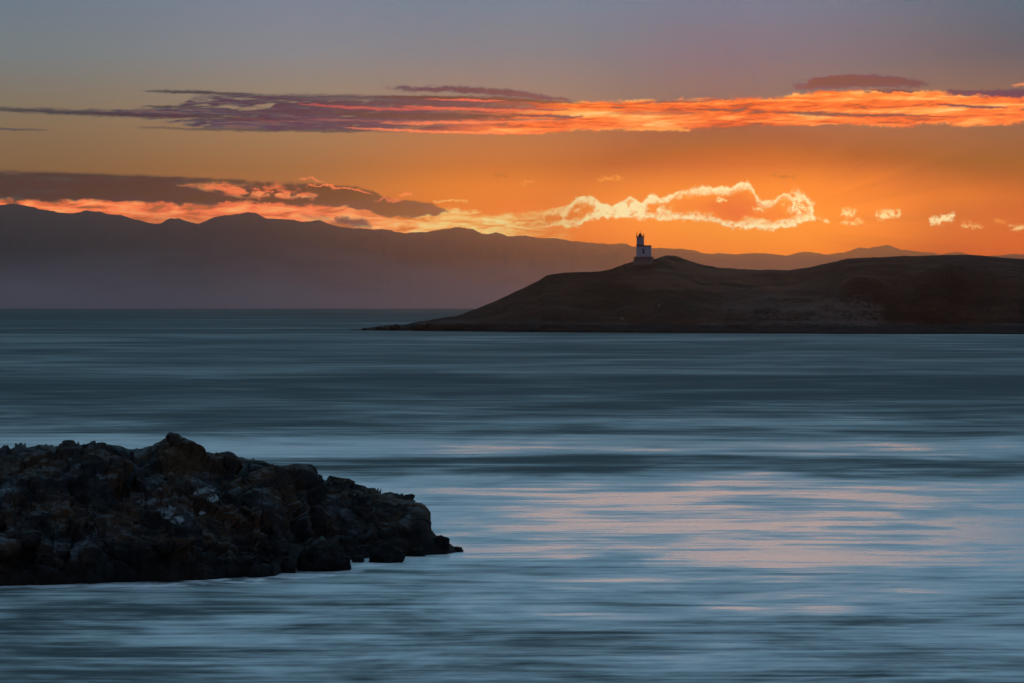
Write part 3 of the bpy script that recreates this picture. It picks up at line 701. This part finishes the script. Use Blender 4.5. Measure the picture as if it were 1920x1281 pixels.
# ------------------------------------------------------------------ near rock outcrop
RC = [(-700, 880), (-500, 850), (-300, 846), (-100, 842), (0, 839), (30, 838), (80, 839), (105, 847), (128, 834), (160, 837), (190, 833), (225, 834), (242, 840), (285, 838), (300, 840), (350, 845), (368, 848), (380, 854),
      (400, 853), (425, 849), (455, 859), (490, 862), (520, 872), (545, 881), (560, 878), (582, 880), (592, 891), (610, 900), (640, 906), (655, 915), (672, 919), (690, 926), (700, 924), (730, 928),
      (770, 934), (795, 944), (803, 960), (806, 985), (812, 995), (818, 1003), (832, 1009), (842, 1019), (852, 1024), (866, 1033)]
RS = [(-700, 1100), (0, 1099), (100, 1096), (300, 1092), (450, 1085), (520, 1079), (552, 1066), (600, 1053), (660, 1049), (700, 1045), (760, 1043), (830, 1040), (850, 1037), (866, 1034)]
def outcrop():
    us = np.concatenate([np.linspace(-700, -20, 110), np.linspace(-18, 866, 560)])
    tf = np.linspace(0, 1, 230); tb = np.linspace(1.02, 2, 40)
    SS0 = np.concatenate([tf, tb])
    UU, SS = np.meshgrid(us, SS0, indexing='ij')
    Ds = shore_D(interp(UU, RS))
    Ds = Ds + (1.0*fbm(UU/55, UU*0+1.5, UU*0, 4, .6))*np.clip((866-UU)/120, 0, 1)
    dep = interp(UU, [(-700, 12), (0, 13), (400, 11), (600, 9), (740, 7), (800, 4.5), (830, 2.4), (866, .5)])
    cv = interp(UU, RC)
    Dc = Ds + dep
    zc = EYE + (VE-cv)/F*Dc - .10
    k = interp(UU, [(-700, .7), (0, .62), (500, .60), (700, .42), (800, .25), (866, .5)])     # how steeply it rises
    pk = interp(UU, [(235, 0), (262, 3), (285, 9), (300, 17), (312, 25), (325, 27), (345, 22), (362, 14), (378, 8), (400, 2), (425, 0)])
    prof = np.where(SS <= 1, np.sin(np.clip(SS, 0, 1)*np.pi/2)**(k*1.15), np.cos((np.clip(SS, 1, 2)-1)*np.pi/2)**.6)
    # front shoreline wanders a little
    DD = Ds + dep*np.where(SS <= 1, SS**1.05, 1+(SS-1)*1.2)
    X = (UU-960)/F*DD*1.0
    Z = zc*prof + pk/F*Dc*np.exp(-((SS-.9)/.2)**2)*1.1
    Z = np.where((SS <= 0) | (SS >= 2), -.8, Z)
    # normals
    def nrm(X, Y, Z):
        P = np.stack([X, Y, Z], -1); a = np.gradient(P, axis=0); b = np.gradient(P, axis=1)
        n = np.cross(a, b); n /= np.linalg.norm(n, axis=-1, keepdims=True)+1e-9
        s = np.sign(n[..., 2:3]+1e-9); return n*s
    N = nrm(X, DD, Z)
    # dipping beds: rotate the cell space
    a = RAD(32)
    bx = X*math.cos(a) - Z*math.sin(a); bz = X*math.sin(a) + Z*math.cos(a)
    wx = .5*fbm(X/1.6, DD/1.6, Z/1.6, 3); 
    f1, f2, c1 = worley((bx+wx)/2.9, DD/3.0, (bz+wx)/1.7)
    g1, g2, c2 = worley((bx+wx)/1.15, DD/1.2, (bz)/.62, 11)
    e1, e2, c3 = worley(bx/.30, DD/.36, bz/.22, 23)
    wv = .22*fbm(X/.7, DD/.7, Z/.7+4, 3)
    d = .5*(c1-.5)*np.clip((f2-f1)*4, 0, 1) + .45*(.5-f1) - .35*np.clip(1-(f2-f1)*8, 0, 1)
    d += (.80)*facets((bx+wx)/2.4, DD/2.4, (bz+wx)/1.5, 31) + .17*facets((bx+wv)/.75, DD/.8, (bz+wv)/.45, 47) + .06*facets((bx+wv)/.3, DD/.3, (bz+wv)/.2, 59)
    d += .12*(c2-.5)*np.clip((g2-g1)*4, 0, 1) + .10*(.5-g1) - .10*np.clip(1-(g2-g1)*7, 0, 1)
    d += .06*(c3-.5)*np.clip((e2-e1)*4, 0, 1) + .05*(.5-e1)
    d += .24*fbm(X/1.1, DD/1.1, Z/1.1, 5, .55)
    d += .05*fbm(X/.16, DD/.16, Z/.16, 3, .6)
    ends = np.clip((866-UU)/170, .10, 1)
    nearcrest = 1-.80*np.exp(-((SS-1)/.22)**2)
    d = d*ends*nearcrest*np.clip(SS*14, 0, 1)
    X = X + N[..., 0]*d; DD2 = DD + N[..., 1]*d; Z = Z + N[..., 2]*d
    lim = EYE + (VE-(cv-9-pk*1.15))/F*DD2
    Z = np.minimum(Z, lim)
    me = grid_mesh('rock_outcrop', X, DD2, Z)
    pts = []
    for (u, v, ru, rv, s) in ((322, 950, 20, 16, .7), (290, 938, 30, 10, .4), (378, 922, 22, 7, .8), (400, 935, 12, 6, .7), (380, 961, 8, 4, 1.0), (345, 968, 14, 7, .8), (215, 890, 30, 8, .35), (20, 915, 24, 8, .4), (240, 850, 10, 3, .6)):
        D_ = 162.0
        xx, yy, zz = at(u, v, D_); pts.append((xx, yy, zz, ru/F*D_, rv/F*D_, s))
    px_, py_, pz_ = at(350, 862, 168.0)
    m = rock_material('outcrop_rock', pts, .85, (px_, pz_, 50/F*168, 45/F*168))
    tag(link('rock_outcrop', me, m), 'big dark lumpy rock outcrop rising from the water at lower left', 'rock')
outcrop()
def put_boulder(label, u0, u1, vt, vb, D, seed, group=None, depth=1.0, mat=None, **kw):
    cx = ((u0+u1)/2-960)/F*D; wd = (u1-u0)/2/F*D; zt = EYE+(VE-vt)/F*D; zb = EYE+(VE-vb)/F*D
    me = boulder_mesh('boulder', (wd*.92, wd*depth, (zt-zb)/2*1.0), seed, **kw)
    o = link('boulder', me, mat); o.location = (cx, D+wd*depth*.3, (zt+zb)/2)
    return tag(o, label, 'boulder', group)
bmat = rock_material('boulder_rock', (), .35); bbrown = rock_material('brown_rock', (), 1.6)
put_boulder('angular wet boulder at the water edge below the outcrop', 552, 654, 1012, 1088, 163.5, 4.4, mat=bmat, amp=.22, box_=.0, depth=.8, taper=.3, shear=(.2, 0))
put_boulder('low jagged rocks awash between the angular boulder and the point', 690, 760, 1020, 1066, 168.5, 7.7, mat=bmat, amp=.26, box_=.0, taper=.3, depth=.8, cell=.6)
put_boulder('small black rock fallen off the tip of the outcrop', 815, 842, 1006, 1046, 174.0, 5.1, mat=bmat, amp=.3, depth=1.2, sub=4)

# small rocks of the headland shore
random.seed(4)
for lb, a in (('low dark stone just left of the angular boulder, half under water', (528, 556, 1056, 1080, 162.0, 3.3)),
              ('small dark stone between the angular boulder and the jagged rocks', (660, 682, 1042, 1060, 168.5, 6.1)),
              ('narrow black stone between the jagged rocks and the tip of the outcrop', (768, 796, 1028, 1050, 172.5, 8.2)),
              ('lowest flat stone lapped by water off the tip of the outcrop', (846, 868, 1026, 1039, 175.5, 9.4))):
    put_boulder(lb, *a, mat=bmat, amp=.3, depth=1.2, sub=4)
srk = rock_material('shore_rock', (), .1); pale = plain('pale_stone', (.2, .19, .2), .9)
def shore_rock(u, vb, D, wpx, hpx, seed, label, group, mat, cat='rock', name='shore_rock'):
    k = D/F; x, y, z = at(u, vb, D)
    me = boulder_mesh(name, (wpx/2*k, wpx/2*k*.8, hpx*k*.75), seed, sub=3, amp=.3, cell=.8)
    o = link(name, me, mat); o.location = (x, y, z+hpx*k*.25); return tag(o, label, cat, group)
for u, vb, wp, hp, lb in ((684, 618.6, 12, 3.0, 'flat black rock at the very tip of the headland'), (712, 618.6, 16, 7, 'black hump of rock next to the tip of the headland'),
                          (741, 619, 22, 9.5, 'broad black rock along the headland point, inshore of the hump'), (789, 619.5, 26, 13, 'tall black rock where the low point meets the slope')):
    D_ = float(shore_D(interp(u, HS)))+3
    shore_rock(u, vb, D_, wp, hp, u*.01, lb, None, srk)
for u, s_, wp, hp, lb in ((1064, .06, 5, 1.6, 'pale stone on the waterline left of the bluffs'), (1166, .10, 6, 2.2, 'pale stone on the beach below the lighthouse'), (1236, .22, 5, 2.6, 'pale stone on the dark slope right of the lighthouse'),
                          (1611, .10, 10, 2.0, 'pale stone on the beach at the foot of the sand cliff')):
    Ds_, dp = head_at(u); D_ = Ds_+dp*s_
    cvv = {1064: 614.5, 1166: 598.5, 1236: 574, 1611: 611.5}[u]
    shore_rock(u, cvv, D_, wp*.8, hp, u*.013, lb, None, pale, 'stone', 'pale_stone')

# ------------------------------------------------------------------ haze: a closed box of thin air round everything
def haze():
    x0, x1, y0, y1, z0, z1 = -35500, 35500, -35500, 35500, -160, 760
    bm = bmesh.new(); box(bm, x0, x1, y0, y1, z0, z1)
    me = bpy.data.meshes.new('haze'); bm.to_mesh(me); bm.free()
    m = bpy.data.materials.new('haze'); m.use_nodes = True; m.node_tree.nodes.clear(); g = G(m.node_tree)
    out = g.n.new('ShaderNodeOutputMaterial'); v = g.n.new('ShaderNodeVolumePrincipled')
    v.inputs['Color'].default_value = (1, .80, .56, 1); v.inputs['Density'].default_value = 1.7e-5
    v.inputs['Anisotropy'].default_value = .958
    g.l.new(v.outputs[0], out.inputs['Volume'])
    tag(link('haze', me, m), 'thin dusk haze over the strait', kind='stuff')
haze()
